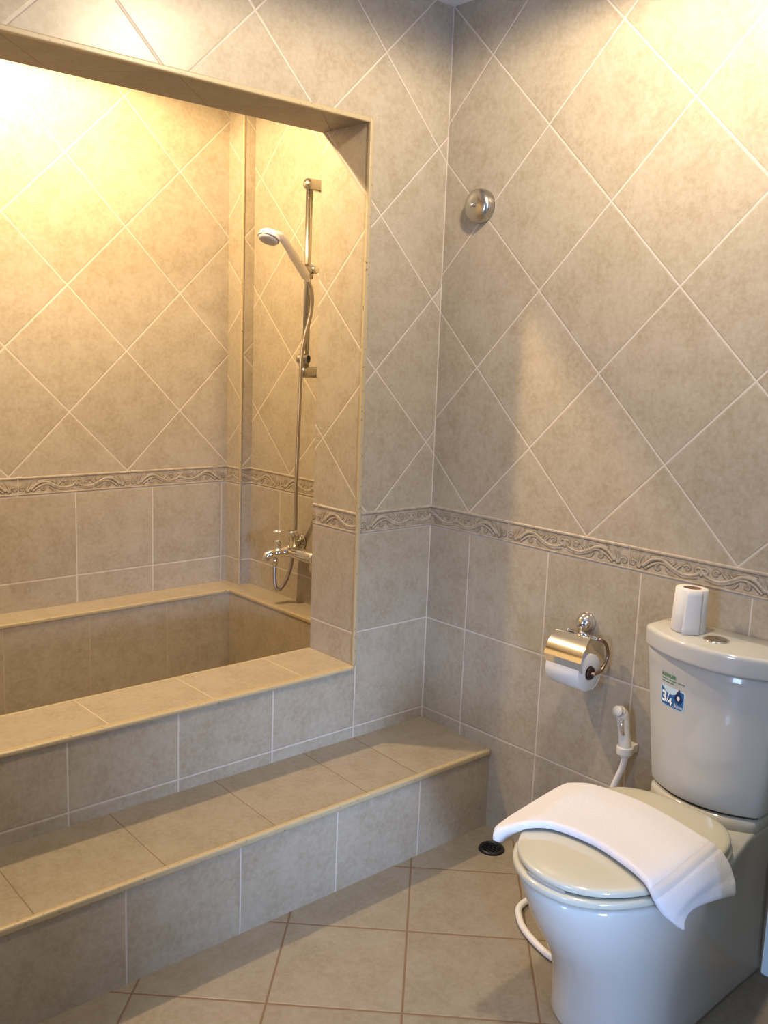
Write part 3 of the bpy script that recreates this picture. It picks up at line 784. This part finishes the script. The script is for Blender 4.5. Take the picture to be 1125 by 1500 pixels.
# spiral armour
def coil(bm, P, R, r, pitch, seg=6):
    L = [0]
    for a, b in zip(P, P[1:]): L.append(L[-1]+(b-a).length)
    tot = L[-1]; n = int(tot/pitch*8); out = []; i = 0; up = Vector((0, 1, 0))
    for k in range(n):
        s_ = tot*k/n
        while L[i+1] < s_ and i < len(P)-2: i += 1
        t = (s_-L[i])/(L[i+1]-L[i]); p = P[i].lerp(P[i+1], t); d = (P[i+1]-P[i]).normalized()
        u = (up-d*up.dot(d)).normalized(); v = d.cross(u); a = 2*PI*s_/pitch
        out.append(p+R*(math.cos(a)*u+math.sin(a)*v))
    tube(bm, out, r, seg)
coil(bm, hp, .0066, .0011, .0052, 4)
from_bm('shower_hose', bm, m_hose_metal, hd, True)
bm = bmesh.new(); lathe(bm, [(0, .02), (.007, .02), (.0105, .016), (.011, 0), (.008, -.012), (0, -.012)], 20, Matrix.Translation((-.106, .690, .652))); from_bm('hose_nut', bm, m_chrome, hd, True)
adopt(hd)

# ------------------------------------------------------------------ bath mixer
mx = thing('bath_mixer_tap', 'chrome bath mixer tap with lever and spout below the shower rail', 'tap', (-.05, .63, .69))
bm = bmesh.new(); tube(bm, [(-.062, .655, .694), (-.062, .650, .694), (-.062, .515, .694), (-.062, .505, .694)], [.020, .023, .023, .020], 28); from_bm('mixer_body', bm, m_chrome, mx, True)
for y in (.672, .508):
    bm = bmesh.new(); lathe(bm, [(0, .012), (.013, .012), (.013, .009), (.027, .008), (.0295, .004), (.0295, 0), (0, 0)], 32, axis_mat((0, y, .720), (-1, 0, 0)))
    tube(bm, catmull([(-.008, y, .720), (-.03, y, .715), (-.055, y-.006*(1 if y > .6 else -1), .702), (-.062, y-.012*(1 if y > .6 else -1), .694)], 5), .013, 20)
    from_bm('wall_flange', bm, m_chrome_dull, mx, True)
bm = bmesh.new(); lathe(bm, [(.0, -.01), (.0185, -.01), (.0185, .045), (.0195, .047), (.0195, .062), (.017, .067), (0, .068)], 32, Matrix.Translation((-.064, .640, .706))); from_bm('cartridge_housing', bm, m_chrome, mx, True)
bm = bmesh.new(); tube(bm, [(-.066, .640, .768), (-.082, .640, .774), (-.090, .640, .7755), (-.148, .642, .777)], [.008, .0055, .0032, .0030], 14); from_bm('lever', bm, m_chrome, mx, True)
bm = bmesh.new(); tube(bm, catmull([(-.060, .650, .694), (-.085, .662, .694), (-.112, .674, .691), (-.136, .682, .686), (-.149, .686, .676), (-.151, .687, .664)], 6), [.021]*6+[.019]*6+[.0165]*6+[.015]*6+[.0135]*6+[.0125], 24); from_bm('spout', bm, m_chrome, mx, True)
bm = bmesh.new(); lathe(bm, [(0, 0), (.011, 0), (.011, .012), (.0085, .014), (.0085, .02), (.012, .022), (.013, .036), (.010, .040), (0, .041)], 28, Matrix.Translation((-.106, .670, .698))); from_bm('diverter_knob', bm, m_chrome, mx, True)
adopt(mx)

# ------------------------------------------------------------------ wall-hung vanity just entering the frame at the right edge
vn = thing('vanity_cabinet', 'pale wall-hung cabinet seen as a sliver at the right edge beyond the toilet', 'cabinet', (-.25, -1.75, .33))
bm = bmesh.new(); box(bm, (-.477, -2.10, .33), (0, -1.40, .80)); o = from_bm('carcass', bm, m_bin, vn); bevel(o, .003)
for y0, y1 in ((-1.748, -1.402), (-2.098, -1.752)):
    bm = bmesh.new(); box(bm, (-.497, y0, .332), (-.478, y1, .798)); d = from_bm('door', bm, m_bin, vn); bevel(d, .004)
    bm = bmesh.new(); yh = y0+.04 if y0 > -1.8 else y1-.04
    tube(bm, catmull([(-.497, yh, .60), (-.522, yh, .605), (-.522, yh, .695), (-.497, yh, .70)], 6), .005, 12); from_bm('handle', bm, m_chrome, d, True)
bm = bmesh.new(); box(bm, (-.505, -2.11, .80), (0, -1.39, .83)); o = from_bm('countertop', bm, m_ceramic, vn); bevel(o, .006)
adopt(vn)
